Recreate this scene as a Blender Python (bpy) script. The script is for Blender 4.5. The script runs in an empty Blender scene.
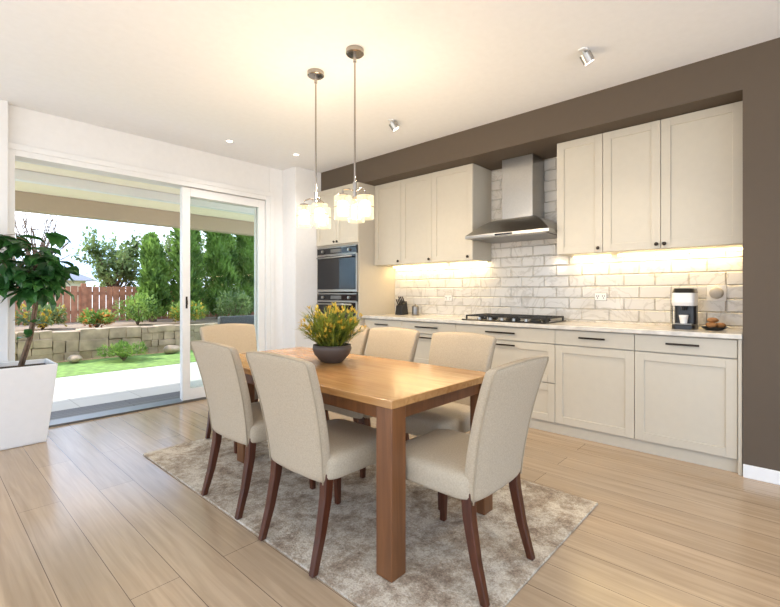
import bpy, bmesh, math, random
from mathutils import Vector, Matrix, Euler
random.seed(7)
S=bpy.context.scene
COL=S.collection
# ---------------------------------------------------------------- materials
def newmat(name):
    m=bpy.data.materials.new(name); m.use_nodes=True
    nt=m.node_tree; b=nt.nodes['Principled BSDF']
    return m,nt,b
def N(nt,t,**k):
    n=nt.nodes.new(t)
    for a,v in k.items(): setattr(n,a,v)
    return n
def pm(name,col,rough=.5,metal=0,noise=0,nscale=20,bump=0,bscale=200,spec=.5,coat=0,sheen=0):
    m,nt,b=newmat(name)
    b.inputs['Roughness'].default_value=rough; b.inputs['Metallic'].default_value=metal
    b.inputs['Specular IOR Level'].default_value=spec
    b.inputs['Coat Weight'].default_value=coat
    b.inputs['Sheen Weight'].default_value=sheen
    tc=N(nt,'ShaderNodeTexCoord')
    nz=N(nt,'ShaderNodeTexNoise'); nz.inputs['Scale'].default_value=nscale; nz.inputs['Detail'].default_value=5
    nt.links.new(tc.outputs['Object'],nz.inputs['Vector'])
    r=N(nt,'ShaderNodeValToRGB')
    k=max(noise,.015)
    r.color_ramp.elements[0].position=.3; r.color_ramp.elements[1].position=.7
    r.color_ramp.elements[0].color=tuple(c*(1-k) for c in col)+(1,)
    r.color_ramp.elements[1].color=tuple(min(1,c*(1+k)) for c in col)+(1,)
    nt.links.new(nz.outputs['Fac'],r.inputs['Fac']); nt.links.new(r.outputs['Color'],b.inputs['Base Color'])
    if bump:
        n2=N(nt,'ShaderNodeTexNoise'); n2.inputs['Scale'].default_value=bscale; n2.inputs['Detail'].default_value=3
        nt.links.new(tc.outputs['Object'],n2.inputs['Vector'])
        bp=N(nt,'ShaderNodeBump'); bp.inputs['Strength'].default_value=bump; bp.inputs['Distance'].default_value=.003
        nt.links.new(n2.outputs['Fac'],bp.inputs['Height']); nt.links.new(bp.outputs['Normal'],b.inputs['Normal'])
    return m
def emat(name,col,s):
    m,nt,b=newmat(name)
    b.inputs['Base Color'].default_value=col+(1,)
    b.inputs['Emission Color'].default_value=col+(1,); b.inputs['Emission Strength'].default_value=s
    return m
def woodmat(name,c1,c2,axis,rough=.4,scale=1.0,bump=.08):
    m,nt,b=newmat(name); b.inputs['Roughness'].default_value=rough
    tc=N(nt,'ShaderNodeTexCoord'); mp=N(nt,'ShaderNodeMapping')
    sc=[22*scale,22*scale,22*scale]; sc[axis]=1.6*scale
    mp.inputs['Scale'].default_value=sc
    nz=N(nt,'ShaderNodeTexNoise'); nz.inputs['Scale'].default_value=1.5; nz.inputs['Detail'].default_value=7; nz.inputs['Distortion'].default_value=.7
    r=N(nt,'ShaderNodeValToRGB'); r.color_ramp.elements[0].position=.3; r.color_ramp.elements[1].position=.72
    r.color_ramp.elements[0].color=c1+(1,); r.color_ramp.elements[1].color=c2+(1,)
    L=nt.links.new
    L(tc.outputs['Object'],mp.inputs['Vector']); L(mp.outputs['Vector'],nz.inputs['Vector']); L(nz.outputs['Fac'],r.inputs['Fac']); L(r.outputs['Color'],b.inputs['Base Color'])
    bp=N(nt,'ShaderNodeBump'); bp.inputs['Strength'].default_value=bump; bp.inputs['Distance'].default_value=.002
    L(nz.outputs['Fac'],bp.inputs['Height']); L(bp.outputs['Normal'],b.inputs['Normal'])
    return m
def brickmat(name,c1,c2,cm,bw,bh,mortar,u,v,rough=.4,bump=.3,grain=0,offset=.5,bevel=.1,vein=0,graindark=.8,bdist=.006):
    m,nt,b=newmat(name); L=nt.links.new
    b.inputs['Roughness'].default_value=rough
    tc=N(nt,'ShaderNodeTexCoord'); sp=N(nt,'ShaderNodeSeparateXYZ'); cb=N(nt,'ShaderNodeCombineXYZ')
    L(tc.outputs['Object'],sp.inputs[0]); L(sp.outputs[u],cb.inputs[0]); L(sp.outputs[v],cb.inputs[1])
    br=N(nt,'ShaderNodeTexBrick'); br.offset=offset
    br.inputs['Scale'].default_value=1; br.inputs['Brick Width'].default_value=bw; br.inputs['Row Height'].default_value=bh
    br.inputs['Mortar Size'].default_value=mortar; br.inputs['Mortar Smooth'].default_value=bevel
    br.inputs['Color1'].default_value=c1+(1,); br.inputs['Color2'].default_value=c2+(1,); br.inputs['Mortar'].default_value=cm+(1,)
    L(cb.outputs[0],br.inputs['Vector'])
    col=br.outputs['Color']
    if grain:
        mp=N(nt,'ShaderNodeMapping'); mp.inputs['Scale'].default_value=(1.0,20,1)
        L(cb.outputs[0],mp.inputs['Vector'])
        nz=N(nt,'ShaderNodeTexNoise'); nz.inputs['Scale'].default_value=1.6; nz.inputs['Detail'].default_value=7; nz.inputs['Distortion'].default_value=.9
        L(mp.outputs[0],nz.inputs['Vector'])
        rp=N(nt,'ShaderNodeValToRGB'); rp.color_ramp.elements[0].position=.33; rp.color_ramp.elements[1].position=.67
        g=graindark
        rp.color_ramp.elements[0].color=(g,g*.97,g*.93,1); rp.color_ramp.elements[1].color=(1,1,1,1)
        L(nz.outputs['Fac'],rp.inputs['Fac'])
        mx=N(nt,'ShaderNodeMixRGB',blend_type='MULTIPLY'); mx.inputs[0].default_value=grain
        L(col,mx.inputs[1]); L(rp.outputs['Color'],mx.inputs[2]); col=mx.outputs[0]
    if vein:
        nz=N(nt,'ShaderNodeTexNoise'); nz.inputs['Scale'].default_value=3.5; nz.inputs['Detail'].default_value=8; nz.inputs['Distortion'].default_value=1.6
        L(tc.outputs['Object'],nz.inputs['Vector'])
        rp=N(nt,'ShaderNodeValToRGB'); e=rp.color_ramp.elements
        e[0].position=.465; e[0].color=(1,1,1,1); e[1].position=.5; e[1].color=(.80,.785,.765,1)
        x=e.new(.535); x.color=(1,1,1,1)
        L(nz.outputs['Fac'],rp.inputs['Fac'])
        mx=N(nt,'ShaderNodeMixRGB',blend_type='MULTIPLY'); mx.inputs[0].default_value=vein
        L(col,mx.inputs[1]); L(rp.outputs['Color'],mx.inputs[2]); col=mx.outputs[0]
    L(col,b.inputs['Base Color'])
    inv=N(nt,'ShaderNodeMath',operation='SUBTRACT'); inv.inputs[0].default_value=1
    L(br.outputs['Fac'],inv.inputs[1])
    bp=N(nt,'ShaderNodeBump'); bp.inputs['Strength'].default_value=bump; bp.inputs['Distance'].default_value=bdist
    L(inv.outputs[0],bp.inputs['Height']); L(bp.outputs['Normal'],b.inputs['Normal'])
    return m
def glassmat(name,tint=(1,1,1),f=.12,glow=None):
    m,nt,b=newmat(name); L=nt.links.new
    nt.nodes.remove(b); out=nt.nodes['Material Output']
    t=N(nt,'ShaderNodeBsdfTransparent'); t.inputs[0].default_value=tint+(1,)
    g=N(nt,'ShaderNodeBsdfGlossy'); g.inputs['Roughness'].default_value=.02
    lw=N(nt,'ShaderNodeLayerWeight'); lw.inputs['Blend'].default_value=f
    mx=N(nt,'ShaderNodeMixShader')
    L(lw.outputs['Fresnel'],mx.inputs[0]); L(t.outputs[0],mx.inputs[1]); L(g.outputs[0],mx.inputs[2])
    sh=mx.outputs[0]
    if glow:
        em=N(nt,'ShaderNodeEmission'); em.inputs[0].default_value=glow[0]+(1,); em.inputs[1].default_value=glow[1]
        m2=N(nt,'ShaderNodeMixShader'); m2.inputs[0].default_value=glow[2]
        L(sh,m2.inputs[1]); L(em.outputs[0],m2.inputs[2]); sh=m2.outputs[0]
    L(sh,out.inputs[0])
    return m
def leafmat(name,c1,c2,rough=.45,trans=.35,scale=6):
    m,nt,b=newmat(name); L=nt.links.new
    tc=N(nt,'ShaderNodeTexCoord'); nz=N(nt,'ShaderNodeTexNoise'); nz.inputs['Scale'].default_value=scale; nz.inputs['Detail'].default_value=4
    L(tc.outputs['Object'],nz.inputs['Vector'])
    r=N(nt,'ShaderNodeValToRGB'); r.color_ramp.elements[0].position=.35; r.color_ramp.elements[1].position=.65
    r.color_ramp.elements[0].color=c1+(1,); r.color_ramp.elements[1].color=c2+(1,)
    L(nz.outputs['Fac'],r.inputs['Fac']); L(r.outputs['Color'],b.inputs['Base Color']); b.inputs['Roughness'].default_value=rough
    if trans:
        tr=N(nt,'ShaderNodeBsdfTranslucent'); mx=N(nt,'ShaderNodeMixShader'); mx.inputs[0].default_value=trans
        L(r.outputs['Color'],tr.inputs[0]); L(b.outputs[0],mx.inputs[1]); L(tr.outputs[0],mx.inputs[2])
        L(mx.outputs[0],nt.nodes['Material Output'].inputs[0])
    return m

M={}
M['ceil']=pm('ceiling_paint',(.88,.885,.89),.8)
M['white']=pm('white_wall_paint',(.80,.795,.785),.7,bump=.05)
M['taupe']=pm('taupe_wall_paint',(.100,.073,.049),.75,bump=.05)
M['trim']=pm('white_trim_paint',(.82,.82,.81),.35)
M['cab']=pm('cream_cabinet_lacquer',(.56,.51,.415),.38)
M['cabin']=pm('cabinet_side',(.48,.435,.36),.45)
M['floor']=brickmat('oak_plank_floor',(.50,.37,.24),(.43,.32,.21),(.15,.105,.07),1.9,.19,.0015,1,0,rough=.20,bump=.08,grain=.9,offset=.37,graindark=.76)
M['tile']=brickmat('marble_wall_tile',(.67,.65,.61),(.62,.60,.56),(.57,.545,.50),.24,.105,.010,1,2,rough=.10,bump=1,vein=.9,bevel=1,bdist=.007)
M['marble']=pm('stone_worktop',(.60,.565,.51),.2,noise=.15,nscale=14)
M['steel']=pm('brushed_steel',(.42,.41,.39),.3,metal=1,noise=.04,nscale=60)
M['steel2']=pm('dark_steel',(.22,.215,.21),.35,metal=1)
M['chrome']=pm('chrome',(.42,.38,.34),.2,metal=1)
M['bronze']=pm('bronze_handle',(.05,.04,.033),.35,metal=1)
M['black']=pm('black_plastic',(.012,.012,.013),.3)
M['iron']=pm('cast_iron',(.012,.012,.012),.55)
M['ovenglass']=pm('oven_glass',(.008,.008,.010),.06,spec=.5)
M['fabric']=pm('beige_linen',(.44,.36,.255),.92,noise=.10,nscale=160,bump=.7,bscale=420,sheen=.05)
M['fabric2']=pm('beige_linen_seat',(.44,.37,.27),.92,noise=.10,nscale=160,bump=.7,bscale=420,sheen=.05)
M['pipe']=pm('piping_fabric',(.36,.295,.205),.9)
M['oak']=woodmat('oak_table_top',(.35,.175,.060),(.50,.285,.115),1,rough=.19)
M['walnut']=woodmat('brown_table_leg',(.115,.043,.015),(.20,.080,.028),2,rough=.35)
M['chleg']=woodmat('dark_chair_leg',(.046,.012,.005),(.095,.026,.010),2,rough=.28)
M['glass']=glassmat('clear_glass',(.97,.98,.98),.16)
M['shade']=glassmat('glowing_glass_shade',(1,.97,.92),.12,((1,.80,.50),1.1,.38))
M['doorglass']=glassmat('door_glass',(.96,.98,.97),.10)
M['bulb']=emat('bulb_glow',(1.0,.70,.34),4)
M['led']=emat('led_strip_glow',(1.0,.80,.42),7)
M['spotglow']=emat('spot_glow',(1.0,.9,.75),5)
M['pot']=pm('white_planter',(.76,.755,.745),.45)
M['bowl']=pm('dark_brown_ceramic',(.085,.062,.050),.5,bump=.3,bscale=80)
M['soil']=pm('soil',(.04,.025,.015),.95,noise=.4,nscale=60)
M['bark']=pm('bark',(.17,.11,.07),.85,noise=.3,nscale=30)
M['ficus']=leafmat('ficus_leaf',(.014,.070,.018),(.06,.18,.04),.3,.3)
M['spike']=leafmat('table_plant_leaf',(.08,.13,.018),(.28,.31,.045),.45,.3,14)
M['yellow']=leafmat('yellow_bloom',(.54,.34,.03),(.68,.52,.09),.6,.3)
M['conifer']=leafmat('conifer_leaf',(.06,.13,.022),(.25,.39,.07),.6,.45,2.5)
M['shrub']=leafmat('shrub_leaf',(.11,.21,.035),(.34,.46,.10),.6,.45,4)
M['olive']=leafmat('tree_leaf',(.12,.18,.06),(.30,.38,.13),.6,.45,2)
M['redf']=leafmat('red_bloom',(.70,.18,.06),(.80,.42,.12),.6,.3)
M['lawn']=pm('lawn_grass',(.18,.29,.06),.9,noise=.35,nscale=9,bump=1,bscale=60)
M['patio']=brickmat('patio_paver',(.62,.60,.57),(.58,.56,.53),(.45,.43,.40),.6,.6,.006,0,1,rough=.6,bump=.3,offset=0)
M['deck']=brickmat('door_sill_slats',(.14,.13,.125),(.11,.10,.10),(.04,.035,.035),3.2,.07,.006,0,1,rough=.55,bump=.5)
M['earth']=pm('garden_earth',(.27,.19,.12),.95,noise=.3,nscale=8)
M['stone']=pm('garden_stone',(.42,.31,.205),.9,noise=.3,nscale=5,bump=.8,bscale=25)
M['fence']=pm('brown_cedar_fence',(.37,.155,.08),.8,noise=.3,nscale=9)
M['beam']=pm('patio_beam_paint',(.42,.33,.235),.6)
M['soffit']=pm('patio_soffit_paint',(.90,.80,.63),.7)
M['roof']=pm('grey_roof_tile',(.20,.20,.22),.8,noise=.2,nscale=20)
M['bread']=pm('brown_crust',(.36,.16,.05),.7,noise=.3,nscale=50)
M['outl']=pm('outlet_plastic',(.82,.80,.77),.4)
M['dial']=pm('dial_plastic',(.52,.48,.42),.4)
M['rattan']=pm('grey_outdoor_weave',(.075,.075,.075),.7,noise=.3,nscale=90,bump=.5)
# rug
m,nt,b=newmat('distressed_rug'); L=nt.links.new
b.inputs['Roughness'].default_value=.97; b.inputs['Specular IOR Level'].default_value=.1
tc=N(nt,'ShaderNodeTexCoord')
n1=N(nt,'ShaderNodeTexNoise'); n1.inputs['Scale'].default_value=6.0; n1.inputs['Detail'].default_value=15; n1.inputs['Roughness'].default_value=.84; n1.inputs['Distortion'].default_value=.15
L(tc.outputs['Object'],n1.inputs['Vector'])
r1=N(nt,'ShaderNodeValToRGB'); e=r1.color_ramp.elements
e[0].position=.38; e[0].color=(.22,.165,.12,1); e[1].position=.57; e[1].color=(.62,.56,.46,1)
x=e.new(.45); x.color=(.34,.27,.20,1); x=e.new(.51); x.color=(.48,.41,.32,1)
L(n1.outputs['Fac'],r1.inputs['Fac'])
n2=N(nt,'ShaderNodeTexNoise'); n2.inputs['Scale'].default_value=130; n2.inputs['Detail'].default_value=3
L(tc.outputs['Object'],n2.inputs['Vector'])
mx=N(nt,'ShaderNodeMixRGB',blend_type='OVERLAY'); mx.inputs[0].default_value=.6
L(r1.outputs[0],mx.inputs[1]); L(n2.outputs['Fac'],mx.inputs[2]); L(mx.outputs[0],b.inputs['Base Color'])
bp=N(nt,'ShaderNodeBump'); bp.inputs['Strength'].default_value=.9; bp.inputs['Distance'].default_value=.006
L(n2.outputs['Fac'],bp.inputs['Height']); L(bp.outputs[0],b.inputs['Normal'])
M['rug']=m

# ---------------------------------------------------------------- helpers
LEAF=('ficus','spike','conifer','shrub','olive','redf','yellow')
def mesh_obj(name,verts,faces,mat,parent=None,smooth=False,bevel=0,org=(0,0,0),seg=2):
    me=bpy.data.meshes.new(name)
    me.from_pydata([(v[0]-org[0],v[1]-org[1],v[2]-org[2]) for v in verts],[],faces)
    me.materials.append(M[mat])
    me.update()
    if mat not in LEAF:
        bm=bmesh.new(); bm.from_mesh(me); bmesh.ops.recalc_face_normals(bm,faces=bm.faces)
        bm.to_mesh(me); bm.free()
    if smooth:
        for p in me.polygons: p.use_smooth=True
    o=bpy.data.objects.new(name,me); COL.objects.link(o)
    if parent: o.parent=parent
    else: o.location=org
    if bevel:
        md=o.modifiers.new('b','BEVEL'); md.width=bevel; md.segments=seg; md.limit_method='ANGLE'; md.angle_limit=math.radians(40)
    return o
class G:
    """geometry accumulator"""
    def __init__(s): s.v=[]; s.f=[]
    def add(s,vs,fs):
        k=len(s.v); s.v+= [tuple(v) for v in vs]; s.f+=[tuple(i+k for i in f) for f in fs]; return s
    def box(s,x0,x1,y0,y1,z0,z1):
        return s.add([(x0,y0,z0),(x1,y0,z0),(x1,y1,z0),(x0,y1,z0),(x0,y0,z1),(x1,y0,z1),(x1,y1,z1),(x0,y1,z1)],
            [(0,3,2,1),(4,5,6,7),(0,1,5,4),(1,2,6,5),(2,3,7,6),(3,0,4,7)])
    def loft(s,rings,cap=True,closed=False):
        n=len(rings[0]); vs=[p for r in rings for p in r]; fs=[]
        m=len(rings)
        for j in range(m-1 if not closed else m):
            for i in range(n):
                a=j*n+i; b_=j*n+(i+1)%n; c=((j+1)%m)*n+(i+1)%n; d=((j+1)%m)*n+i
                fs.append((a,b_,c,d))
        if cap and not closed:
            fs.append(tuple(range(n-1,-1,-1))); fs.append(tuple((m-1)*n+i for i in range(n)))
        return s.add(vs,fs)
    def lathe(s,prof,c=(0,0,0),n=24,cap=False):
        rings=[[(c[0]+r*math.cos(2*math.pi*i/n),c[1]+r*math.sin(2*math.pi*i/n),c[2]+z) for i in range(n)] for r,z in prof]
        return s.loft(rings,cap=cap)
    def tube(s,pts,r,n=10,cap=True):
        pts=[Vector(p) for p in pts]; rings=[]
        rr=r if isinstance(r,(list,tuple)) else [r]*len(pts)
        up=Vector((0,0,1))
        prev=None
        for k,p in enumerate(pts):
            t=(pts[min(k+1,len(pts)-1)]-pts[max(k-1,0)]).normalized()
            if prev is None:
                a=t.cross(up)
                if a.length<.1: a=t.cross(Vector((1,0,0)))
            else:
                a=prev-t*prev.dot(t)
            a.normalize(); prev=a; b_=t.cross(a)
            rings.append([tuple(p+a*rr[k]*math.cos(2*math.pi*i/n)+b_*rr[k]*math.sin(2*math.pi*i/n)) for i in range(n)])
        return s.loft(rings,cap)
    def obj(s,name,mat,parent=None,org=(0,0,0),**k): return mesh_obj(name,s.v,s.f,mat,parent,org=org,**k)
def thing(name,loc,label,cat,group=None,rot=0):
    e=bpy.data.objects.new(name,None); e.empty_display_size=.1; e.location=loc; e.rotation_euler=(0,0,rot)
    COL.objects.link(e); e['label']=label; e['category']=cat
    if group: e['group']=group
    return e
def tag(o,label,cat,group=None,kind=None):
    o['label']=label; o['category']=cat
    if group: o['group']=group
    if kind: o['kind']=kind
    return o
def struct(o): o['kind']='structure'; return o
def copy_thing(root,loc,rot=None,label=None):
    def rec(o,par):
        c=o.copy(); COL.objects.link(c)
        if par: c.parent=par
        for ch in list(o.children): rec(ch,c)
        return c
    kids=list(root.children)
    r=root.copy(); COL.objects.link(r); r.location=loc
    if rot is not None: r.rotation_euler=(0,0,rot)
    if label: r['label']=label
    for ch in kids: rec(ch,r)
    return r

# ---------------------------------------------------------------- room shell
XB=4.25; XW=3.66; YD=4.88; H=2.8; Y0=.226; SOF=2.53
struct(G().box(-2.6,4.4,-3,5.0,-.1,0).obj('floor','floor'))
struct(G().box(-2.6,4.5,-3,5.08,H,H+.12).obj('ceiling','ceil'))
g=G(); g.box(XW,4.45,-3,Y0,0,H); g.box(XB,4.45,Y0,4.6,0,SOF); g.box(XW,4.45,Y0,4.6,SOF,H)
struct(g.obj('wall_right','taupe'))
g=G(); g.box(3.05,4.45,YD,5.08,0,H); g.box(3.25,4.45,4.6,YD,0,H); g.box(.53,3.05,YD,5.08,2.43,H)
struct(g.obj('wall_back','white',bevel=.004))
struct(G().box(-2.6,.529,4.80,5.08,0,H).obj('wall_left','white',bevel=.004))
struct(G().box(XW-.015,XW,-3,Y0-.002,0,.085).obj('baseboard_right','trim',bevel=.004))
g=G(); g.box(3.235,3.25,4.6,YD,0,.1); g.box(3.235,3.57,4.585,4.6,0,.1)
struct(g.obj('baseboard_back','trim',bevel=.004))
struct(G().box(-2.6,.54,4.785,4.80,0,.1).obj('baseboard_left','trim',bevel=.004))
# sliding door
d1=bpy.data.objects.new('door_1',None); COL.objects.link(d1); d1.location=(1.8,YD,0); struct(d1)
org=(1.8,YD,0)
g=G(); g.box(.53,.58,YD-.02,YD+.18,0,2.43); g.box(3.0,3.05,YD-.02,YD+.18,0,2.43); g.box(.58,3.0,YD-.02,YD+.18,2.37,2.43)
g.box(.53,3.08,YD-.030,YD-.02,2.42,2.47); g.box(3.05,3.10,YD-.030,YD-.02,0,2.42)
g.obj('door_frame','trim',d1,org,bevel=.003)
G().box(.58,3.0,YD-.02,YD+.18,0,.018).obj('door_track','steel2',d1,org)
def leaf(nm,x0,x1,y0,y1,hd):
    g=G(); s=.085
    g.box(x0,x0+s,y0,y1,.02,2.365); g.box(x1-s,x1,y0,y1,.02,2.365); g.box(x0+s,x1-s,y0,y1,2.27,2.365); g.box(x0+s,x1-s,y0,y1,.02,.14)
    o=g.obj(nm,'trim',d1,org,bevel=.004)
    G().box(x0+s-.005,x1-s+.005,(y0+y1)/2-.003,(y0+y1)/2+.003,.135,2.275).obj('glass_pane','doorglass',o,org)
    if hd:
        g=G(); g.box(x0+.034,x0+.052,y0-.010,y0,1.03,1.16); g.box(x0+.038,x0+.048,y0-.026,y0-.009,1.07,1.12)
        g.obj('door_handle','bronze',o,org,bevel=.002)
leaf('sliding_leaf',1.98,2.995,YD+.01,YD+.055,True)
leaf('fixed_leaf',2.0,2.998,YD+.085,YD+.13,False)

# ---------------------------------------------------------------- kitchen
def shaker(name,parent,org,X,y0,y1,z0,z1,rail=.062,mat='cab',flat=False):
    y0+=.002;y1-=.002;z0+=.002;z1-=.002
    g=G()
    if flat: g.box(X,X+.02,y0,y1,z0,z1)
    else:
        g.box(X,X+.02,y0,y0+rail,z0,z1); g.box(X,X+.02,y1-rail,y1,z0,z1)
        g.box(X,X+.02,y0+rail,y1-rail,z0,z0+rail); g.box(X,X+.02,y0+rail,y1-rail,z1-rail,z1)
        g.box(X+.011,X+.018,y0+rail-.003,y1-rail+.003,z0+rail-.003,z1-rail+.003)
    return g.obj(name,mat,parent,org,bevel=.0022)
def bar(parent,org,X,yc,z,l=.17):
    g=G(); g.box(X-.032,X-.022,yc-l/2,yc+l/2,z-.007,z+.007)
    for s in(-1,1): g.box(X-.026,X,yc+s*(l/2-.02)-.005,yc+s*(l/2-.02)+.005,z-.005,z+.005)
    g.obj('handle','bronze',parent,org,bevel=.002)
def knob(parent,org,X,y,z):
    rings=[]
    for r,dx in[(.006,0),(.006,.010),(.013,.014),(.015,.020),(.012,.026),(.004,.028)]:
        rings.append([(X-dx,y+r*math.cos(a*math.pi/6),z+r*math.sin(a*math.pi/6)) for a in range(12)])
    G().loft(rings).obj('knob','bronze',parent,org,smooth=True)
XF=3.68; CT=.93
def base_unit(y0,y1,kind,label):
    org=(XF+.3,(y0+y1)/2,0)
    t=thing('base_cabinet',org,label,'cabinet','base cabinets under the worktop')
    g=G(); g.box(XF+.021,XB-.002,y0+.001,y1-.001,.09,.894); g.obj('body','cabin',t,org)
    if kind=='dd':
        o=shaker('drawer',t,org,XF,y0,y1,.765,.89,flat=True); bar(o,org,XF,(y0+y1)/2,.835,.2)
        shaker('door',t,org,XF,y0,y1,.095,.76)
    else:
        o=shaker('drawer',t,org,XF,y0,y1,.765,.89,flat=True); bar(o,org,XF,(y0+y1)/2,.835,.3)
        for a,b_ in((.43,.76),(.095,.425)):
            o=shaker('drawer',t,org,XF,y0,y1,a,b_); bar(o,org,XF,(y0+y1)/2,b_-.035,.3)
base_unit(.252,.865,'dd','cream shaker base cabinet with one drawer beside the taupe wall')
base_unit(.865,1.47,'dd','cream shaker base cabinet with drawer over single door')
base_unit(1.47,2.48,'dr','wide cream base cabinet with drawers under the gas cooktop')
base_unit(2.48,3.19,'dr','cream base cabinet with three drawers and dark bar handles')
base_unit(3.19,3.795,'dd','cream shaker base cabinet beside the oven tower')
tag(G().box(XF+.03,XF+.05,.253,3.795,0,.088).obj('cabinet_plinth','cab',org=(0,0,0)),'long cream plinth board under the base cabinets','plinth')
tag(G().box(XF-.012,XB-.002,.229,.250,0,.893).obj('cabinet_end_panel','cab',bevel=.002),'cream end panel closing the base cabinet run','panel')
tag(G().box(3.64,XB-.001,.2275,3.797,.896,CT).obj('worktop','marble',bevel=.005),'long pale marbled stone worktop over the base cabinets','worktop')
tag(G().box(XB-.012,XB-.001,.228,3.797,CT+.001,SOF-.002).obj('backsplash','tile'),'glossy white marble tiled backsplash above the worktop','backsplash')
def upper(doors,label):
    y0=doors[0][0]; y1=doors[-1][1]; X=3.855
    org=(4.05,(y0+y1)/2,1.54)
    t=thing('wall_cabinet',org,label,'cabinet','wall cabinets above the worktop')
    G().box(X+.021,XB-.013,y0+.001,y1-.001,1.538,SOF-.003).obj('body','cab',t,org,bevel=.001)
    for a,b_,k in doors:
        o=shaker('door',t,org,X,a,b_,1.538,SOF-.003); knob(o,org,X,k,1.575)
    y0+=.03;y1-=.03
    G().box(XB-.075,XB-.055,y0,y1,1.523,1.537).obj('light_strip','led',t,org)
    l=bpy.data.lights.new('strip_light','AREA'); l.shape='RECTANGLE'; l.size=.03; l.size_y=(y1-y0); l.energy=1.9*(y1-y0); l.color=(1,.70,.32)
    lo=bpy.data.objects.new('strip_light',l); COL.objects.link(lo); lo.location=(XB-.065,(y0+y1)/2,1.520)
upper([(1.142,1.525,1.175)],'cream single-door shaker wall cabinet beside the range hood')
upper([(.230,.726,.70),(.726,1.142,.752)],'cream double-door shaker wall cabinet beside the taupe wall')
upper([(2.387,2.908,2.44)],'cream shaker wall cabinet on the oven side of the hood')
upper([(2.908,3.36,2.94),(3.36,3.797,3.395)],'cream double-door shaker wall cabinet beside the oven tower')
# oven tower
XT=3.58; ya,yb=3.80,4.596; org=(3.9,4.2,0)
t=thing('oven_tower',org,'tall cream oven housing cabinet between the white wall and worktop','cabinet')
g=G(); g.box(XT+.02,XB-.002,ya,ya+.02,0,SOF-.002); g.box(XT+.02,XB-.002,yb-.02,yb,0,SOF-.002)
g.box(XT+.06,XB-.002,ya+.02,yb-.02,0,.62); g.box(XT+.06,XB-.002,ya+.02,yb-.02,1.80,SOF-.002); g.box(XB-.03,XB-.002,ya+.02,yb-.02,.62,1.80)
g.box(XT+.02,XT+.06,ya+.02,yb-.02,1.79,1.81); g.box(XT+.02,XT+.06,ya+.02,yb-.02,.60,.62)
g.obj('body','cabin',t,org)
m_=(ya+yb)/2
for a,b_,k in((ya,m_,m_-.03),(m_,yb,m_+.03)):
    o=shaker('door',t,org,XT,a,b_,1.81,SOF-.003); knob(o,org,XT,k,1.845)
o=shaker('drawer',t,org,XT,ya,yb,.095,.60); bar(o,org,XT,m_,.55,.3)
def oven(z0,z1,label,nm):
    org=(XT,m_,z0)
    t=thing(nm,org,label,'oven')
    y0,y1=ya+.022,yb-.022
    G().box(XT+.022,XT+.5,y0+.01,y1-.01,z0+.004,z1-.01).obj('body','steel2',t,org)
    g=G(); g.box(XT-.004,XT+.02,y0,y1,z1-.10,z1-.004); g.obj('control_panel','ovenglass',t,org,bevel=.003)
    g=G(); g.box(XT-.006,XT-.0045,y0,y1,z1-.016,z1-.004); g.box(XT-.006,XT-.0045,y0,y1,z1-.102,z1-.094); g.obj('trim_strip','steel',t,org)
    G().box(XT-.0065,XT-.0045,m_-.10,m_+.10,z1-.075,z1-.035).obj('display','steel2',t,org)
    for s in(-1,1):
        rings=[[(XT-.004-dx,m_+s*.25+r*math.cos(a*math.pi/8),z1-.055+r*math.sin(a*math.pi/8)) for a in range(16)] for r,dx in[(.02,0),(.018,.022),(.0,.022)]]
        G().loft(rings,cap=False).obj('knob','steel',t,org,smooth=False)
    g=G(); g.box(XT-.004,XT+.02,y0,y1,z0+.004,z1-.104); d=g.obj('oven_door','steel',t,org,bevel=.003)
    G().box(XT-.008,XT-.0045,y0+.014,y1-.014,z0+.035,z1-.115).obj('window','ovenglass',d,org,bevel=.001)
    g=G(); g.tube([(XT-.045,y0+.05,z1-.14),(XT-.045,y1-.05,z1-.14)],.010)
    for yy in(y0+.08,y1-.08): g.tube([(XT-.045,yy,z1-.14),(XT-.006,yy,z1-.14)],.006)
    g.obj('handle','steel',d,org,smooth=True)
oven(.625,1.20,'built-in black glass oven, lower one in the tower','oven')
oven(1.21,1.785,'built-in oven with black glass window, above the other oven','oven')
# hood
hy0,hy1=1.53,2.38; hx=3.70; org=(4.0,1.96,1.74); yc=1.96; hz=1.735
t=thing('range_hood',org,'stainless steel chimney range hood above the gas cooktop','range hood')
g=G(); g.box(hx,XB-.014,hy0,hy1,hz,hz+.030); g.obj('canopy_rim','steel',t,org,bevel=.003)
rings=[]
for k in range(13):
    s=k/12
    e_=s; f=math.sin(s*math.pi/2)*.75+.25*s
    x0=hx+.003+(3.965-hx)*e_; a=hy0+.004+(1.795-hy0)*e_; b_=hy1-.004-(hy1-2.125)*e_; z=hz+.030+.17*f
    rings.append([(x0,a,z),(XB-.014,a,z),(XB-.014,b_,z),(x0,b_,z)])
cn=G().loft(rings).obj('canopy','steel',t,org,smooth=False)
G().box(3.97,XB-.014,1.80,2.12,hz+.198,SOF-.003).obj('chimney','steel',t,org,bevel=.003)
G().box(hx+.04,XB-.05,hy0+.04,hy1-.04,hz-.006,hz).obj('filter','steel2',t,org)
g=G(); g.box(hx-.003,hx-.0005,yc-.09,yc+.09,hz+.006,hz+.022); g.obj('control_panel','ovenglass',t,org)
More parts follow.
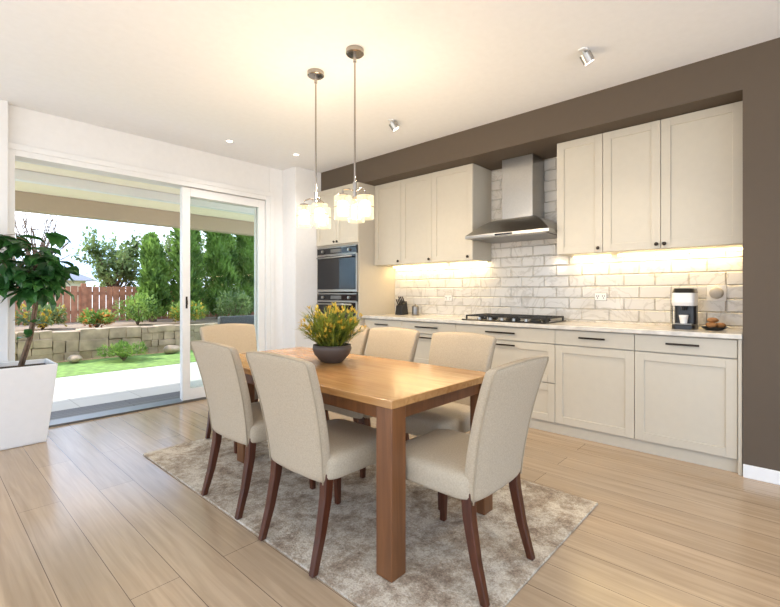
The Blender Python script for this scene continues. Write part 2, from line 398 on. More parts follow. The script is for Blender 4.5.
# cooktop
org=(3.94,1.98,CT)
t=thing('gas_cooktop',org,'black gas cooktop with cast iron grates set in the worktop','cooktop')
G().box(3.70,4.18,1.56,2.42,CT+.001,CT+.012).obj('cooktop_plate','ovenglass',t,org,bevel=.004)
for (bx,by,r) in((3.83,1.71,.04),(4.06,1.71,.03),(3.95,1.99,.06),(3.83,2.27,.03),(4.06,2.27,.04)):
    g=G(); g.lathe([(r+.012,0),(r+.012,.008),(r,.012),(r,.02),(r*.5,.024),(0.001,.024)],(bx,by,CT+.012),20); g.obj('burner','iron',t,org,smooth=True)
for (a,b_) in((1.58,1.84),(1.86,2.12),(2.14,2.40)):
    g=G(); z=CT+.045; q=.007
    for yy in(a,b_,(a+b_)/2): g.box(3.76,4.15,yy-q,yy+q,z-q,z+q)
    for xx in(3.76,3.85,3.955,4.06,4.15): g.box(xx-q,xx+q,a,b_,z-q,z+q)
    for yy in(a,b_):
        for xx in(3.765,4.145): g.box(xx-q,xx+q,yy-q,yy+q,CT+.012,z)
    g.obj('grate','iron',t,org)
for k in range(5): 
    g=G(); g.lathe([(.016,0),(.015,.022),(.001,.022)],(3.725,1.75+k*.12,CT+.012),14); g.obj('knob','steel',t,org)
# outlets
def outlet(y,z,w=.12,label='white double wall socket on the tiled backsplash'):
    X=XB-.012; org=(X,y,z)
    t=thing('wall_socket',org,label,'socket','sockets on the backsplash')
    G().box(X-.006,X-.0005,y-w/2-.003,y+w/2+.003,z-.036,z+.036).obj('back_plate','steel2',t,org,bevel=.002)
    G().box(X-.012,X-.0061,y-w/2,y+w/2,z-.033,z+.033).obj('plate','outl',t,org,bevel=.003)
    for s in(-.025,.025):
        g=G()
        for dy,dz in((-.008,.007),(.008,.007),(0,-.011)): g.box(X-.0135,X-.0118,y+s+dy-.0025,y+s+dy+.0025,z+dz-.007,z+dz+.007)
        g.obj('socket_slots','black',t,org)
outlet(1.27,1.165,.10); outlet(2.95,1.14,.10)
X=XB-.012; yy=.42; z=1.20; org=(X,yy,z)
t=thing('wall_timer',org,'square white wall plate with round plug-in dial beside coffee machine','socket')
G().box(X-.012,X-.0005,yy-.062,yy+.062,z-.062,z+.062).obj('plate','outl',t,org,bevel=.003)
G().loft([[(X-.012-dx,yy+r*math.cos(a*math.pi/10),z+r*math.sin(a*math.pi/10)) for a in range(20)] for r,dx in[(.046,0),(.044,.03),(.036,.036),(.001,.036)]],cap=False).obj('dial','dial',t,org,smooth=True)
# coffee machine
cx,cy=3.96,.585; org=(cx,cy,CT)
t=thing('coffee_machine',org,'white and black pod coffee machine standing on the worktop','coffee machine')
def rr(cx,cy,hx,hy,z,n=24,p=5):
    o=[]
    for i in range(n):
        a=2*math.pi*i/n; c,s=math.cos(a),math.sin(a)
        o.append((cx+hx*math.copysign(abs(c)**(2/p),c),cy+hy*math.copysign(abs(s)**(2/p),s),z))
    return o
G().loft([rr(cx,cy,.12,.075,CT+.001),rr(cx,cy,.12,.075,CT+.03),rr(cx,cy,.115,.07,CT+.035)]).obj('base','black',t,org,smooth=False)
G().box(cx-.11,cx-.02,cy-.055,cy+.055,CT+.036,CT+.042).obj('drip_tray','steel',t,org,bevel=.002)
G().loft([rr(cx+.05,cy,.065,.07,CT+.035),rr(cx+.05,cy,.065,.07,CT+.19)]).obj('body','black',t,org)
G().loft([rr(cx-.005,cy,.115,.073,CT+.175),rr(cx-.01,cy,.12,.076,CT+.20),rr(cx-.005,cy,.118,.075,CT+.27)]).obj('brew_head','outl',t,org)
G().loft([rr(cx-.005,cy,.116,.074,CT+.2705),rr(cx+.01,cy,.10,.066,CT+.305)]).obj('lid','black',t,org,bevel=.003)
G().tube([(cx-.06,cy,CT+.175),(cx-.06,cy,CT+.140)],[.02,.014]).obj('spout','black',t,org)
G().loft([rr(cx+.05,cy+.086,.05,.014,CT+.035),rr(cx+.05,cy+.086,.05,.014,CT+.22)]).obj('water_tank','glass',t,org)
g=G(); g.lathe([(.022,.043),(.028,.09),(.031,.105),(.029,.105),(.026,.09),(.001,.05)],(cx-.065,cy,CT),18)
o=g.obj('coffee_cup','outl',org=(cx-.065,cy,CT+.043),smooth=True); tag(o,'small white espresso cup under the coffee machine spout','cup')
# dish and pastries
bx,by=3.93,.405
o=G().lathe([(.001,.002),(.05,.002),(.082,.022),(.085,.024),(.05,.009),(.001,.009)],(bx,by,CT),24).obj('shallow_dish','black',org=(bx,by,CT),smooth=True)
tag(o,'shallow dark dish holding pastries on the worktop','dish')
for k,(dx,dy,dz) in enumerate([(-.035,.01,.03),(.03,.02,.03),(.0,-.035,.03),(.0,.008,.066)]):
    g=G(); rings=[]
    for j in range(9):
        s=-1+2*j/8; r=.024*math.sqrt(max(.02,1-s*s)); yy_=s*.036
        rings.append([(bx+dx+r*math.cos(a*math.pi/6)+.4*s*s*.02,by+dy+yy_,CT+dz+.006+r*.8*math.sin(a*math.pi/6)) for a in range(12)])
    o=g.loft(rings).obj('bread_roll','bread',org=(bx+dx,by+dy,CT+dz),smooth=True); tag(o,'small browned bread roll in the dark dish','bread','bread rolls in the dish')
# knife block
kx,ky=4.08,3.55; org=(kx,ky,CT)
t=thing('knife_block',org,'dark knife block with black-handled knives near the oven tower','knife block')
G().add([(kx-.06,ky-.05,CT+.001),(kx+.08,ky-.05,CT+.001),(kx+.08,ky+.05,CT+.001),(kx-.06,ky+.05,CT+.001),
 (kx-.04,ky-.05,CT+.11),(kx+.05,ky-.05,CT+.17),(kx+.05,ky+.05,CT+.17),(kx-.04,ky+.05,CT+.11)],
 [(0,3,2,1),(4,5,6,7),(0,1,5,4),(1,2,6,5),(2,3,7,6),(3,0,4,7)]).obj('block','black',t,org,bevel=.004)
for i in range(3):
    for j in range(2):
        p=Vector((kx-.02+j*.045,ky-.03+i*.03,CT+.122+j*.032)); d=Vector((-.5,0,.86))
        G().tube([p-d*.015,p+d*.08],.008,8).obj('knife_handle','black',t,org)
o=G().lathe([(.001,.001),(.04,.001),(.042,.01),(.042,.10),(.036,.115),(.012,.12),(.012,.135),(.001,.136)],(4.1,3.34,CT),20).obj('canister','steel2',org=(4.1,3.34,CT),smooth=True); tag(o,'small dark metal canister beside the knife block','canister')

# ---------------------------------------------------------------- rug + table
o=G().box(1.144,2.62,.80,3.53,.0005,.012).obj('area_rug','rug',bevel=.004); tag(o,'distressed beige and grey area rug under the dining table','rug')
RZ=.0125
tx0,tx1,ty0,ty1=1.31,2.15,1.19,2.95; TT=.76
org=((tx0+tx1)/2,(ty0+ty1)/2,RZ)
t=thing('dining_table',org,'rectangular oak dining table with darker brown square legs','table')
G().box(tx0,tx1,ty0,ty1,TT-.035,TT).obj('table_top','oak',t,org,bevel=.004)
g=G(); i_=.04; AZ=TT-.100
g.box(tx0+i_,tx0+i_+.022,ty0+.10,ty1-.058,AZ,TT-.0355); g.box(tx1-i_-.022,tx1-i_,ty0+.10,ty1-.058,AZ,TT-.0355)
g.box(tx0+.10,tx1-.10,ty0+i_,ty0+i_+.022,AZ,TT-.0355); g.box(tx0+i_,tx1-i_,ty1-i_-.022,ty1-i_,AZ,TT-.0355)
g.obj('apron','walnut',t,org,bevel=.002)
for a in(0,1):
    for b_ in(0,1):
        ins=.008 if b_==0 else .235
        xa=tx0+ins if a==0 else tx1-ins-.09; yb_=ty0+.008 if b_==0 else ty1-.06-.09
        G().box(xa,xa+.09,yb_,yb_+.09,RZ,TT-.0355).obj('leg','walnut',t,org,bevel=.004)
# ---------------------------------------------------------------- chair
def build_chair(loc,rot,label):
    t=thing('dining_chair',loc,label,'chair','upholstered dining chairs around the table',rot)
    rings=[]
    W,D=.235,.235
    for z,k in[(.375,.93),(.383,.98),(.395,1.0),(.445,1.0),(.464,.99),(.477,.95),(.484,.82),(.487,.5)]:
        rings.append([(x,y+.0,zz) for x,y,zz in rr(0,.015,W*k,D*k,z,40,8)])
    G().loft(rings).obj('seat','fabric2',t,smooth=True)
    rings=[]; n=44
    def prof(s): return -.205-.055*s-.075*s*s
    ZB,ZH=.365,.558
    rows=[(-.0,.90),(.015,.97),(.04,1)]+[(k/14,1) for k in range(1,14)]+[(.97,.995),(.985,.97),(.995,.93),(1.0,.86)]
    for s,k in rows:
        hw=(.205+.038*s)
        hw=hw-(1-k)*.09; ht=(.034-.007*s)*(1 if k>=1 else max(.25,1-(1-k)*5))
        ring=[]
        for x,y,z in rr(0,0,hw,ht,0,n,6):
            zz=ZB+ZH*s-(.018*(x/.24)**2)*s
            curve=.022*(x/.24)**2
            ring.append((x,prof(s)+y+curve,zz))
        rings.append(ring)
    bk=G().loft(rings).obj('backrest','fabric',t,smooth=True)
    pts=[]
    for k in range(0,15):
        s=k/14*.97; hw=.205+.038*s-.003
        pts.append((-hw,prof(s)-.0285+.007*s+.022*(hw/.24)**2,ZB+ZH*s-.018*s*(hw/.24)**2))
    top=[]
    for k in range(0,11):
        x=-.226+.452*k/10
        top.append((x,prof(1)-.018+.022*(x/.24)**2,ZB+ZH*.995-.018*(x/.24)**2))
    pts=pts+top+[(-p[0],p[1],p[2]) for p in reversed(pts)]
    G().tube(pts,.0035,6).obj('piping','pipe',bk,smooth=True)
    for sx in(-1,1):
        rings=[]
        for z,x,y,h in[(.41,.19,-.185,.022),(.30,.192,-.195,.021),(.15,.195,-.225,.018),(0,.20,-.268,.015)]:
            rings.append([(sx*x-h,y-h,z),(sx*x+h,y-h,z),(sx*x+h,y+h,z),(sx*x-h,y+h,z)])
        G().loft(rings).obj('leg','chleg',t,bevel=.004)
        rings=[]
        for z,x,y,h in[(.41,.20,.205,.021),(.0,.205,.215,.014)]:
            rings.append([(sx*x-h,y-h,z),(sx*x+h,y-h,z),(sx*x+h,y+h,z),(sx*x-h,y+h,z)])
        G().loft(rings).obj('leg','chleg',t,bevel=.004)
    return t
R=-math.pi/2
c0=build_chair((1.40,1.675,RZ),R,'beige upholstered dining chair on the planter side of the table')
copy_thing(c0,(1.42,2.34,RZ),R,'beige upholstered dining chair, planter side, next to another chair')
copy_thing(c0,(1.665,1.12,RZ),0,'beige upholstered dining chair pulled out at the table end')
copy_thing(c0,(2.165,1.61,RZ),-R,'beige upholstered dining chair on the kitchen side, facing the cabinets\' drawers')
copy_thing(c0,(2.165,2.23,RZ),-R,'beige upholstered dining chair, kitchen side, middle of the table')
copy_thing(c0,(2.165,2.745,RZ),-R,'beige upholstered dining chair, kitchen side, behind the bowl plant')
copy_thing(c0,(1.82,3.24,RZ),math.pi,'beige upholstered dining chair at the table end by the glass door')

# ---------------------------------------------------------------- plants
def leafquad(g,p,d,nrm,l,w,fold=.15):
    d=d.normalized(); s=d.cross(nrm)
    if s.length<.05: s=d.cross(Vector((.3,.5,.8)))
    s.normalize(); u=s.cross(d)
    a=p; m1=p+d*l*.35; m2=p+d*l*.72; tip=p+d*l-u*l*.12
    g.add([a,m1+s*w/2+u*w*fold,m1,m1-s*w/2+u*w*fold,m2+s*w*.38+u*w*fold,m2,m2-s*w*.38+u*w*fold,tip],
      [(0,1,2),(0,2,3),(1,4,5,2),(2,5,6,3),(4,7,5),(5,7,6)])
def rv():
    while True:
        v=Vector((random.uniform(-1,1),random.uniform(-1,1),random.uniform(-1,1)))
        if .05<v.length<1: return v
# table plant
px,py=1.80,2.15; org=(px,py,TT)
t=thing('potted_table_plant',org,'green spiky plant with yellow tips in a dark brown bowl','plant')
G().lathe([(.001,.001),(.06,.001),(.072,.008),(.110,.05),(.124,.085),(.120,.112),(.113,.112),(.115,.085),(.10,.06)],(px,py,TT),32).obj('bowl','bowl',t,org,smooth=True)
G().lathe([(.001,.098),(.06,.102),(.112,.092)],(px,py,TT),24).obj('soil','soil',t,org,smooth=True)
g=G(); g2=G()
for i in range(320):
    a=random.uniform(0,2*math.pi); r=random.uniform(0,.08); el=random.uniform(.55,1.5)
    p=Vector((px+r*math.cos(a),py+r*math.sin(a),TT+.095))
    d=Vector((math.cos(a)*math.cos(el),math.sin(a)*math.cos(el),math.sin(el)))
    l=random.uniform(.13,.30)*(0.64+.36*math.sin(el))
    leafquad(g,p,d,Vector((0,0,1)),l,.014)
    for j in range(3):
        q=p+d*l*random.uniform(.4,.8); leafquad(g,q,(d+rv()*.6),Vector((0,0,1)),.05,.010)
    if i%3==0:
        q=p+d*l*.88
        for j in range(6): leafquad(g2,q+rv()*.008,(d*1.1+rv()*.8),Vector((0,0,1)),.030,.009)
g.obj('leaves','spike',t,org); o=g2.obj('blooms','yellow',t,org); o['kind']='stuff'
# ficus
px,py=.575,4.565; org=(px,py,0)
t=thing('potted_fig_tree',org,'leafy green fig tree in a tall white square planter','plant')
rings=[]
for z,h in[(0.001,.145),(.02,.15),(.60,.208),(.63,.212),(.63,.194),(.58,.190)]:
    rings.append([(px+sx*h,py+sy*h,z) for sx,sy in((-1,-1),(1,-1),(1,1),(-1,1))])
G().loft(rings,cap=True).obj('planter','pot',t,org,bevel=.006)
G().box(px-.186,px+.186,py-.186,py+.186,.581,.595).obj('soil','soil',t,org)
g=G(); gl=G()
YM=4.75
for a,top in((-.35,(.04,-.20,1.74)),(2.6,(.14,-.14,1.58)),(4.0,(-.24,-.20,1.62))):
    b0=Vector((px+.012*math.cos(a),py+.012*math.sin(a),.59)); e1=Vector((px,py,0))+Vector(top)
    mid=Vector((px+.09+.010*math.cos(a),py-.06+.010*math.sin(a),1.10))
    g.tube([b0,(b0+mid)/2+Vector((.015,0,0)),mid,(mid+e1)/2,e1],[.010,.009,.008,.006,.003],8)
    for k in range(14):
        s=random.uniform(.55,1.0); q=mid+(e1-mid)*max(0,(s-.4)/.6)
        dr=rv(); dr.z=dr.z*.5+.0; dr.normalize(); ln=random.uniform(.12,.30)
        if dr.x>0: dr.x*=.75
        if (q+dr*ln).y>YM-.05: dr.y=-abs(dr.y)*.7
        pts=[q,q+dr*ln*.5+Vector((0,0,.02)),q+dr*ln]
        g.tube(pts,[.004,.003,.002],5)
        for j in range(6):
            u=random.uniform(.25,1.05); p=q+dr*ln*u
            d=(rv()+dr*.6); d.z=d.z*.5-.30
            l_=random.uniform(.14,.21)
            if (p+d.normalized()*l_).y>YM: continue
            leafquad(gl,p,d,Vector((random.uniform(-.5,.5),random.uniform(-.5,.5),1)),l_,random.uniform(.075,.105))
for (dx,dy,z) in((.05,-.03,.84),(.07,-.03,.95)):
    for j in range(3):
        d=rv(); d.z=abs(d.z)*.4
        if d.y>0: d.y=-d.y
        leafquad(gl,Vector((px+dx,py+dy,z)),d,Vector((0,0,1)),.13,.06)
g.obj('trunk','bark',t,org,smooth=True); gl.obj('leaves','ficus',t,org)

# ---------------------------------------------------------------- pendants & ceiling lights
def pendant(x,y,label,rot):
    org=(x,y,H)
    t=thing('pendant_lamp',org,label,'lamp','pair of pendants over the table')
    G().lathe([(.001,-.001),(.060,-.001),(.060,-.028),(.052,-.034),(.001,-.036)],(x,y,H),28).obj('canopy','chrome',t,org,smooth=False)
    G().lathe([(.011,-.036),(.011,-.08),(.0062,-.08),(.0062,-.87),(.013,-.87),(.013,-.97),(.001,-.97)],(x,y,H),12).obj('rod','chrome',t,org)
    g=G(); ez=H-.93
    qs=[(x+.084*math.cos(rot+k*2*math.pi/3),y+.084*math.sin(rot+k*2*math.pi/3)) for k in range(3)]
    for q in qs:
        g.tube([(x,y,ez),((x+q[0])/2,(y+q[1])/2,ez+.012),(q[0],q[1],ez),(q[0],q[1],ez-.03)],.005,8)
        g.lathe([(.001,0),(.030,0),(.034,-.012),(.001,-.012)],(q[0],q[1],ez-.028),22)
        g.lathe([(.001,0),(.017,0),(.017,-.030),(.001,-.030)],(q[0],q[1],ez-.038),14)
    g.obj('frame','chrome',t,org,smooth=False)
    for q in qs:
        s=G().lathe([(.033,-.039),(.056,-.042),(.056,-.190),(.054,-.191)],(q[0],q[1],ez),26).obj('lamp_shade','shade',t,org,smooth=True)
        g=G()
        g.lathe([(.0565,-.112),(.0575,-.112),(.0575,-.117),(.0565,-.117),(.0565,-.112)],(q[0],q[1],ez),26)
        g.obj('metal_band','chrome',s,org)
        G().lathe([(.010,-.068),(.030,-.076),(.038,-.095),(.038,-.150),(.030,-.168),(.001,-.172)],(q[0],q[1],ez),20).obj('bulb','bulb',t,org,smooth=True)
    l=bpy.data.lights.new('pendant_light','POINT'); l.energy=9; l.color=(1,.80,.55); l.shadow_soft_size=.08
    lo=bpy.data.objects.new('pendant_light',l); COL.objects.link(lo); lo.location=(x,y,ez-.26)
    l=bpy.data.lights.new('pendant_light','POINT'); l.energy=6; l.color=(1,.80,.54); l.shadow_soft_size=.04  # up-light added above the shades to brighten the ceiling, no bulb there
    lo=bpy.data.objects.new('pendant_light',l); COL.objects.link(lo); lo.location=(x+.03,y+.02,ez+.10)
pendant(1.965,2.53,'slim metal pendant lamp with three glass shades beside its twin',.2)
pendant(1.96,2.11,'slim metal pendant lamp with three glass shades over the table plant',.7)
def spot(x,y,label):
    org=(x,y,H); t=thing('ceiling_spotlight',org,label,'spotlight','surface ceiling spotlights')
    G().lathe([(.001,-.001),(.03,-.001),(.03,-.010),(.001,-.010)],(x,y,H),16).obj('mount','trim',t,org)
    d=Vector((.50,-.30,-.80)).normalized(); p=Vector((x,y,H-.010)); 
    G().tube([p+d*.0,p+d*.03],.010,10).obj('neck','steel',t,org)
    G().tube([p+d*.018,p+d*.082],.036,20).obj('housing','steel',t,org)
    G().tube([p+d*.083,p+d*.086],.029,16).obj('lens','spotglow',t,org)
    l=bpy.data.lights.new('spot_light','SPOT'); l.energy=24; l.color=(1,.86,.66); l.spot_size=math.radians(105); l.spot_blend=.9; l.shadow_soft_size=.04
    lo=bpy.data.objects.new('spot_light',l); COL.objects.link(lo); lo.location=p+d*.12; lo.rotation_euler=Vector((.1,0,-1)).to_track_quat('-Z','Y').to_euler()
spot(2.97,1.0,'small silver cylinder spotlight on the ceiling near the wall cabinets')
spot(2.98,2.72,'small silver cylinder spotlight on the ceiling near the range hood')
def down(x,y,e=30,wd=130,c=(1,.96,.90)):
    org=(x,y,H); t=thing('recessed_downlight',org,'small round white recessed downlight in the ceiling','downlight','recessed downlights')
    G().lathe([(.042,-.0005),(.042,-.006),(.030,-.006),(.028,-.0005)],(x,y,H),24).obj('ring','trim',t,org)
    G().lathe([(.001,-.003),(.028,-.003)],(x,y,H),20).obj('lens','spotglow',t,org)
    l=bpy.data.lights.new('down_light','SPOT'); l.energy=e; l.color=c; l.spot_size=math.radians(wd); l.spot_blend=.9; l.shadow_soft_size=.05
    lo=bpy.data.objects.new('down_light',l); COL.objects.link(lo); lo.location=(x,y,H-.03)
down(2.24,4.34,14)
down(2.98,4.2,14); down(.3,.4,14); down(1.4,-.6,20)  # last two sit out of view, added as fill light for the room

# ---------------------------------------------------------------- outdoors
o=G().box(-6,8,5.081,5.55,-.10,-.012).obj('door_sill_deck','deck'); tag(o,'dark slatted threshold decking outside the sliding door','deck')
o=G().box(-8,10,5.551,7.75,-.12,-.02).obj('patio','patio'); tag(o,'pale paved patio outside the sliding door','patio')
o=G().box(-12,14,7.751,9.4,-.12,-.015).obj('lawn','lawn'); tag(o,'strip of bright green lawn beyond the patio','lawn',kind='stuff')
BZ=.50
o=G().box(-14,16,9.78,15,-.12,BZ).obj('garden_bed','earth'); tag(o,'raised earth garden bed behind the stone wall','garden bed')
o=G().box(-20,24,15.001,26,-.12,.0).obj('far_lawn','lawn'); tag(o,'grass ground around the neighbouring house','lawn',kind='stuff')
g=G()
xx=-9
while xx<13:
    wtot=random.uniform(.3,.6); z=-.01; zt=random.uniform(.51,.55)
    nrow=random.choice((3,3,4)); cuts=[(k+random.uniform(-.15,.15))/nrow for k in range(1,nrow)]
    lv=[0]+cuts+[1]
    for a,b_ in zip(lv[:-1],lv[1:]):
        z0=z+(zt-z)*a; z1=z+(zt-z)*b_
        if z1-z0<.03: continue
        xs=[0,random.uniform(.35,.65),1] if random.random()<.6 else [0,1]
        for u0,u1 in zip(xs[:-1],xs[1:]):
            j=random.uniform(-.02,.02)
            x0=xx+wtot*u0; x1=xx+wtot*u1-.006
            s=lambda: random.uniform(-.010,.010)
            q=[(x0+s(),9.44+j+s(),z0+.003),(x1+s(),9.44+j+s(),z0+.003),(x1,9.745,z0+.003),(x0,9.745,z0+.003),(x0+s(),9.44+j+s(),z1+s()),(x1+s(),9.44+j+s(),z1+s()),(x1,9.745,z1),(x0,9.745,z1)]
            g.add(q,[(0,3,2,1),(4,5,6,7),(0,1,5,4),(1,2,6,5),(2,3,7,6),(3,0,4,7)])
    xx+=wtot
o=g.obj('garden_wall','stone',bevel=.009); tag(o,'low retaining wall of rough sandstone blocks behind the lawn','wall')
for k,(x,y,s) in enumerate([(-.6,9.15,.16),(.1,9.18,.12),(.55,9.15,.15),(1.9,9.15,.11),(3.5,9.15,.14)]):
    bm=bmesh.new(); bmesh.ops.create_icosphere(bm,subdivisions=3,radius=s)
    for v in bm.verts:
        v.co*=1+.12*math.sin(v.co.x*23+k)+.10*math.sin(v.co.y*31+k*2); v.co.z=v.co.z*.6
    me=bpy.data.meshes.new('boulder'); bm.to_mesh(me); bm.free(); me.materials.append(M['stone'])
    o=bpy.data.objects.new('boulder',me); COL.objects.link(o); o.location=(x,y,s*.5); tag(o,'rounded sandstone boulder at the foot of the garden wall','rock','boulders by the wall')
g=G(); x=-12
while x<14:
    g.box(x,x+.13,12.5,12.52,BZ+.002,1.36+random.uniform(-.01,.01)); x+=.145
g.box(-12,14,12.52,12.57,.7,.78); g.box(-12,14,12.52,12.57,1.15,1.23)
x=-12
while x<14:
    g.box(x,x+.1,12.46,12.56,BZ+.002,1.43); x+=2.1
o=g.obj('garden_fence','fence'); tag(o,'reddish brown vertical board fence behind the garden bed','fence')
def bush(name,x,y,z0,rx,rz,n,mat,label,ls=.09,bl=None):
    org=(x,y,z0); t=thing(name,org,label,'shrub')
    g=G(); g2=G(); ph=random.uniform(0,6)
    for i in range(n):
        v=rv(); v=v.normalized()*(v.length**.5)
        k=1+.22*math.sin(4*math.atan2(v.y,v.x)+ph)+.15*math.sin(9*v.x+ph)
        p=Vector((x+v.x*rx*k,y+v.y*rx*k,z0+rz*1.2+v.z*rz*.9*k))
        if p.z<z0+.09: p.z=z0+.09
        d=v+rv()*1.2; d.z+=.35
        if p.z<z0+.16: d.z=abs(d.z)
        leafquad(g,p,d,Vector((0,0,1)),random.uniform(.6,1.7)*ls,ls*.42)
        if bl and i%7==0: 
            for q in range(4): leafquad(g2,p+v*.03+rv()*.02,v+rv()+Vector((0,0,.8)),Vector((0,0,1)),ls*.7,ls*.4)
    g.obj('foliage',mat,t,org)
    if bl: g2.obj('blooms',bl,t,org)['kind']='stuff'
    gs=G()
    for k in range(7):
        a=k*.9; gs.tube([(x,y,z0+.001),(x+rx*.3*math.cos(a),y+rx*.3*math.sin(a),z0+rz*.8),(x+rx*.6*math.cos(a),y+rx*.6*math.sin(a),z0+rz*1.3)],[.015,.01,.005],5)
    gs.obj('stem','bark',t,org)
bush('garden_shrub',-.1,10.3,BZ,.34,.20,800,'shrub','rounded green shrub growing above the stone wall')
bush('garden_shrub',.80,10.15,BZ,.28,.13,600,'shrub','small green shrub with red blooms above the stone wall',bl='redf')
bush('garden_shrub',1.65,10.5,BZ,.32,.20,700,'olive','green shrub dotted with yellow blooms above the stone wall',bl='yellow')
bush('garden_shrub',2.45,10.15,BZ,.28,.14,700,'shrub','low shrub covered in orange-red blooms above the wall',bl='redf')
bush('garden_shrub',3.30,10.5,BZ,.34,.28,800,'shrub','full green shrub beside the conifers')
bush('garden_shrub',4.25,10.2,BZ,.36,.20,800,'shrub','green shrub with yellow blooms seen through the glass door',bl='yellow')
bush('garden_shrub',5.4,10.25,BZ,.42,.32,1000,'olive','large green shrub beside the fence')
bush('clipped_shrub',2.55,8.85,-.014,.32,.13,1000,'shrub','low clipped bright green shrub on the lawn edge',.06)
def conifer(x,y,h,r,label,n=6000):
    org=(x,y,BZ); t=thing('conifer_tree',org,label,'tree',group='conifers by the fence')
    g=G(); ph=random.uniform(0,6)
    for i in range(n):
        s=random.random()**.85; a=random.uniform(0,2*math.pi)
        rad=r*(1-s)**.42*(random.random()**.35)*(1+.22*math.sin(a*3+s*17+ph)+.12*math.sin(a*7+s*41))
        p=Vector((x+rad*math.cos(a)+.05*math.sin(s*5+ph),y+rad*math.sin(a),BZ+.1+s*h*(1+.04*math.sin(a*3))))
        leafquad(g,p,Vector((math.cos(a)*.7,math.sin(a)*.7,.9))+rv()*.7,Vector((math.cos(a),math.sin(a),.3)),random.uniform(.10,.22),.06)
    g.obj('foliage','conifer',t,org)
    G().tube([(x,y,BZ+.001),(x,y,BZ+h*.9)],[.09,.02],8).obj('trunk','bark',t,org)
conifer(3.95,11.5,1.9,.32,'small slim green conifer beside the fence',3500)
conifer(4.80,11.5,2.9,.38,'slim green conifer beside the fence',4500)
conifer(5.65,11.5,3.4,.42,'tallest dense green conifer seen through the glass door')
conifer(6.50,11.5,2.8,.42,'shorter green conifer seen through the glass door')
conifer(7.40,11.5,2.4,.42,'low green conifer at the far end of the fence')
def broad(x,y,z0,h,r,nl,mat,label,nb=22,ls=.11):
    org=(x,y,z0); t=thing('garden_tree',org,label,'tree')
    g=G(); gl=G()
    g.tube([(x,y,z0+.001),(x+.05,y,z0+h*.25),(x-.03,y,z0+h*.45)],[.09,.07,.05],8)
    for k in range(nb):
        b0=Vector((x,y,z0+h*random.uniform(.2,.45))); a=random.uniform(0,6.28)
        e1=b0+Vector((r*random.uniform(.4,1)*math.cos(a),r*random.uniform(.4,1)*math.sin(a),h*random.uniform(.12,.58)))
        m1=(b0+e1)/2+rv()*.12
        g.tube([b0,m1,e1],[.03,.018,.006],5)
        for q in range(5):
            u=random.uniform(.3,1); p=m1+(e1-m1)*u; d=((e1-b0).normalized()+rv()*.8)*random.uniform(.25,.5)
            g.tube([p,p+d*.5+rv()*.03,p+d],[.008,.005,.003],4)
            for w in range(nl):
                leafquad(gl,p+d*random.uniform(.2,1.1)+rv()*.12,rv(),Vector((0,0,1)),ls,ls*.55)
    g.obj('trunk','bark',t,org,smooth=True)
    if gl.v: gl.obj('foliage',mat,t,org)
broad(2.05,13.7,BZ,2.7,.65,0,'olive','bare spreading tree behind the fence',26)
broad(3.75,13.8,BZ,2.3,.60,20,'olive','leafy olive-green tree behind the fence',28,.13)
broad(5.6,13.8,BZ,2.3,.60,20,'olive','leafy green tree behind the conifers',26,.13)
broad(.55,13.8,BZ,1.6,.5,16,'olive','small leafy tree behind the fence by the house roof',20,.12)
broad(7.4,13.8,BZ,2.7,.65,20,'olive','leafy tree behind the fence beyond the conifers',26,.13)
broad(9.2,13.8,BZ,2.5,.75,20,'olive','leafy tree behind the fence seen through the glass',26,.13)
hs=thing('neighbour_house',(2.0,18.5,0),'neighbouring house with pale walls and grey pitched roof','house')
G().box(.2,3.8,17,20,.001,1.62).obj('wall','soffit',hs,(2.0,18.5,0))
G().add([(-.1,16.8,1.6),(4.1,16.8,1.6),(4.1,20.2,1.6),(-.1,20.2,1.6),(.9,18.5,2.25),(3.1,18.5,2.25)],[(0,1,5,4),(1,2,5),(2,3,4,5),(3,0,4),(0,3,2,1)]).obj('roof','roof',hs,(2.0,18.5,0))
# patio roof
pr=thing('patio_roof',(1.5,6.6,2.4),'cream lined patio roof with painted timber beam over the patio','roof')
org=(1.5,6.6,2.4)
G().box(-3.0,6.5,5.085,8.1,2.62,2.70).obj('ceiling_lining','soffit',pr,org)
G().box(-3.0,6.5,7.9,8.1,2.36,2.618).obj('beam','beam',pr,org,bevel=.005)
G().box(-3.0,6.5,6.5,6.62,2.5,2.618).obj('beam','trim',pr,org,bevel=.005)
for xx in(-2.8,6.2): G().box(xx,xx+.14,7.93,8.07,-.014,2.359).obj('post','beam',pr,org)
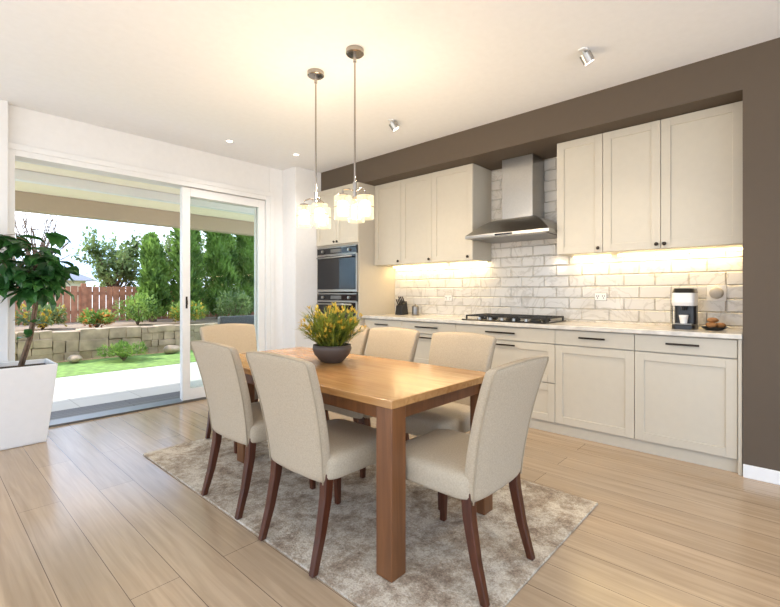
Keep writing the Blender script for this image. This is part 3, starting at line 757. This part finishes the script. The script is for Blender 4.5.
# outdoor lounge chair seen through glass
ox,oy=4.0,7.15; z0=-.019; org=(ox,oy,z0)
t=thing('outdoor_armchair',org,'grey woven outdoor armchair standing on the patio','chair')
G().box(ox-.36,ox+.36,oy-.35,oy+.35,z0+.12,z0+.38).obj('seat','rattan',t,org,bevel=.02)
G().box(ox-.36,ox+.36,oy+.25,oy+.37,z0+.38,z0+.80).obj('backrest','rattan',t,org,bevel=.03)
for s in(-1,1):
    G().box(ox+s*.36-.05,ox+s*.36+.05,oy-.35,oy+.35,z0+.10,z0+.58).obj('armrest','rattan',t,org,bevel=.02)
for sx in(-1,1):
    for sy in(-1,1): G().box(ox+sx*.31-.02,ox+sx*.31+.02,oy+sy*.3-.02,oy+sy*.3+.02,z0,z0+.12).obj('leg','black',t,org)
G().box(ox-.30,ox+.30,oy-.32,oy+.24,z0+.382,z0+.47).obj('cushion','outl',t,org,bevel=.03)

# ---------------------------------------------------------------- light, world
w=bpy.data.worlds.new('world'); S.world=w; w.use_nodes=True; nt=w.node_tree; L=nt.links.new
bg=nt.nodes['Background']; tc=N(nt,'ShaderNodeTexCoord'); sp=N(nt,'ShaderNodeSeparateXYZ')
L(tc.outputs['Generated'],sp.inputs[0])
r=N(nt,'ShaderNodeValToRGB'); e=r.color_ramp.elements
e[0].position=.0; e[0].color=(.56,.59,.64,1); e[1].position=.6; e[1].color=(.34,.54,.97,1)
x=e.new(.03); x.color=(.40,.60,.86,1); x=e.new(.25); x.color=(.34,.58,.95,1)
L(sp.outputs[2],r.inputs[0])
nz=N(nt,'ShaderNodeTexNoise'); nz.inputs['Scale'].default_value=5; nz.inputs['Detail'].default_value=6
L(tc.outputs['Generated'],nz.inputs['Vector'])
r2=N(nt,'ShaderNodeValToRGB'); r2.color_ramp.elements[0].position=.42; r2.color_ramp.elements[1].position=.70
L(nz.outputs['Fac'],r2.inputs[0])
mx=N(nt,'ShaderNodeMixRGB'); mx.inputs[2].default_value=(1,1,1,1); L(r2.outputs[0],mx.inputs[0]); L(r.outputs[0],mx.inputs[1])
L(mx.outputs[0],bg.inputs[0]); bg.inputs[1].default_value=1.85
sl=bpy.data.lights.new('sun','SUN'); sl.energy=3.3; sl.angle=.02; sl.color=(1,.95,.86)
so=bpy.data.objects.new('sun',sl); COL.objects.link(so); so.rotation_euler=Vector((.6,-.50,-.6)).to_track_quat('-Z','Y').to_euler()
# camera
cam=bpy.data.cameras.new('camera'); co=bpy.data.objects.new('camera',cam); COL.objects.link(co); S.camera=co
co.location=(0,0,1.2); co.rotation_euler=(math.radians(90),0,math.radians(-47.5))
cam.sensor_width=36; cam.lens=436/780*36; cam.shift_y=-.0135; cam.clip_start=.05; cam.clip_end=200
S.view_settings.view_transform='Standard'; S.view_settings.look='None'; S.view_settings.exposure=.95
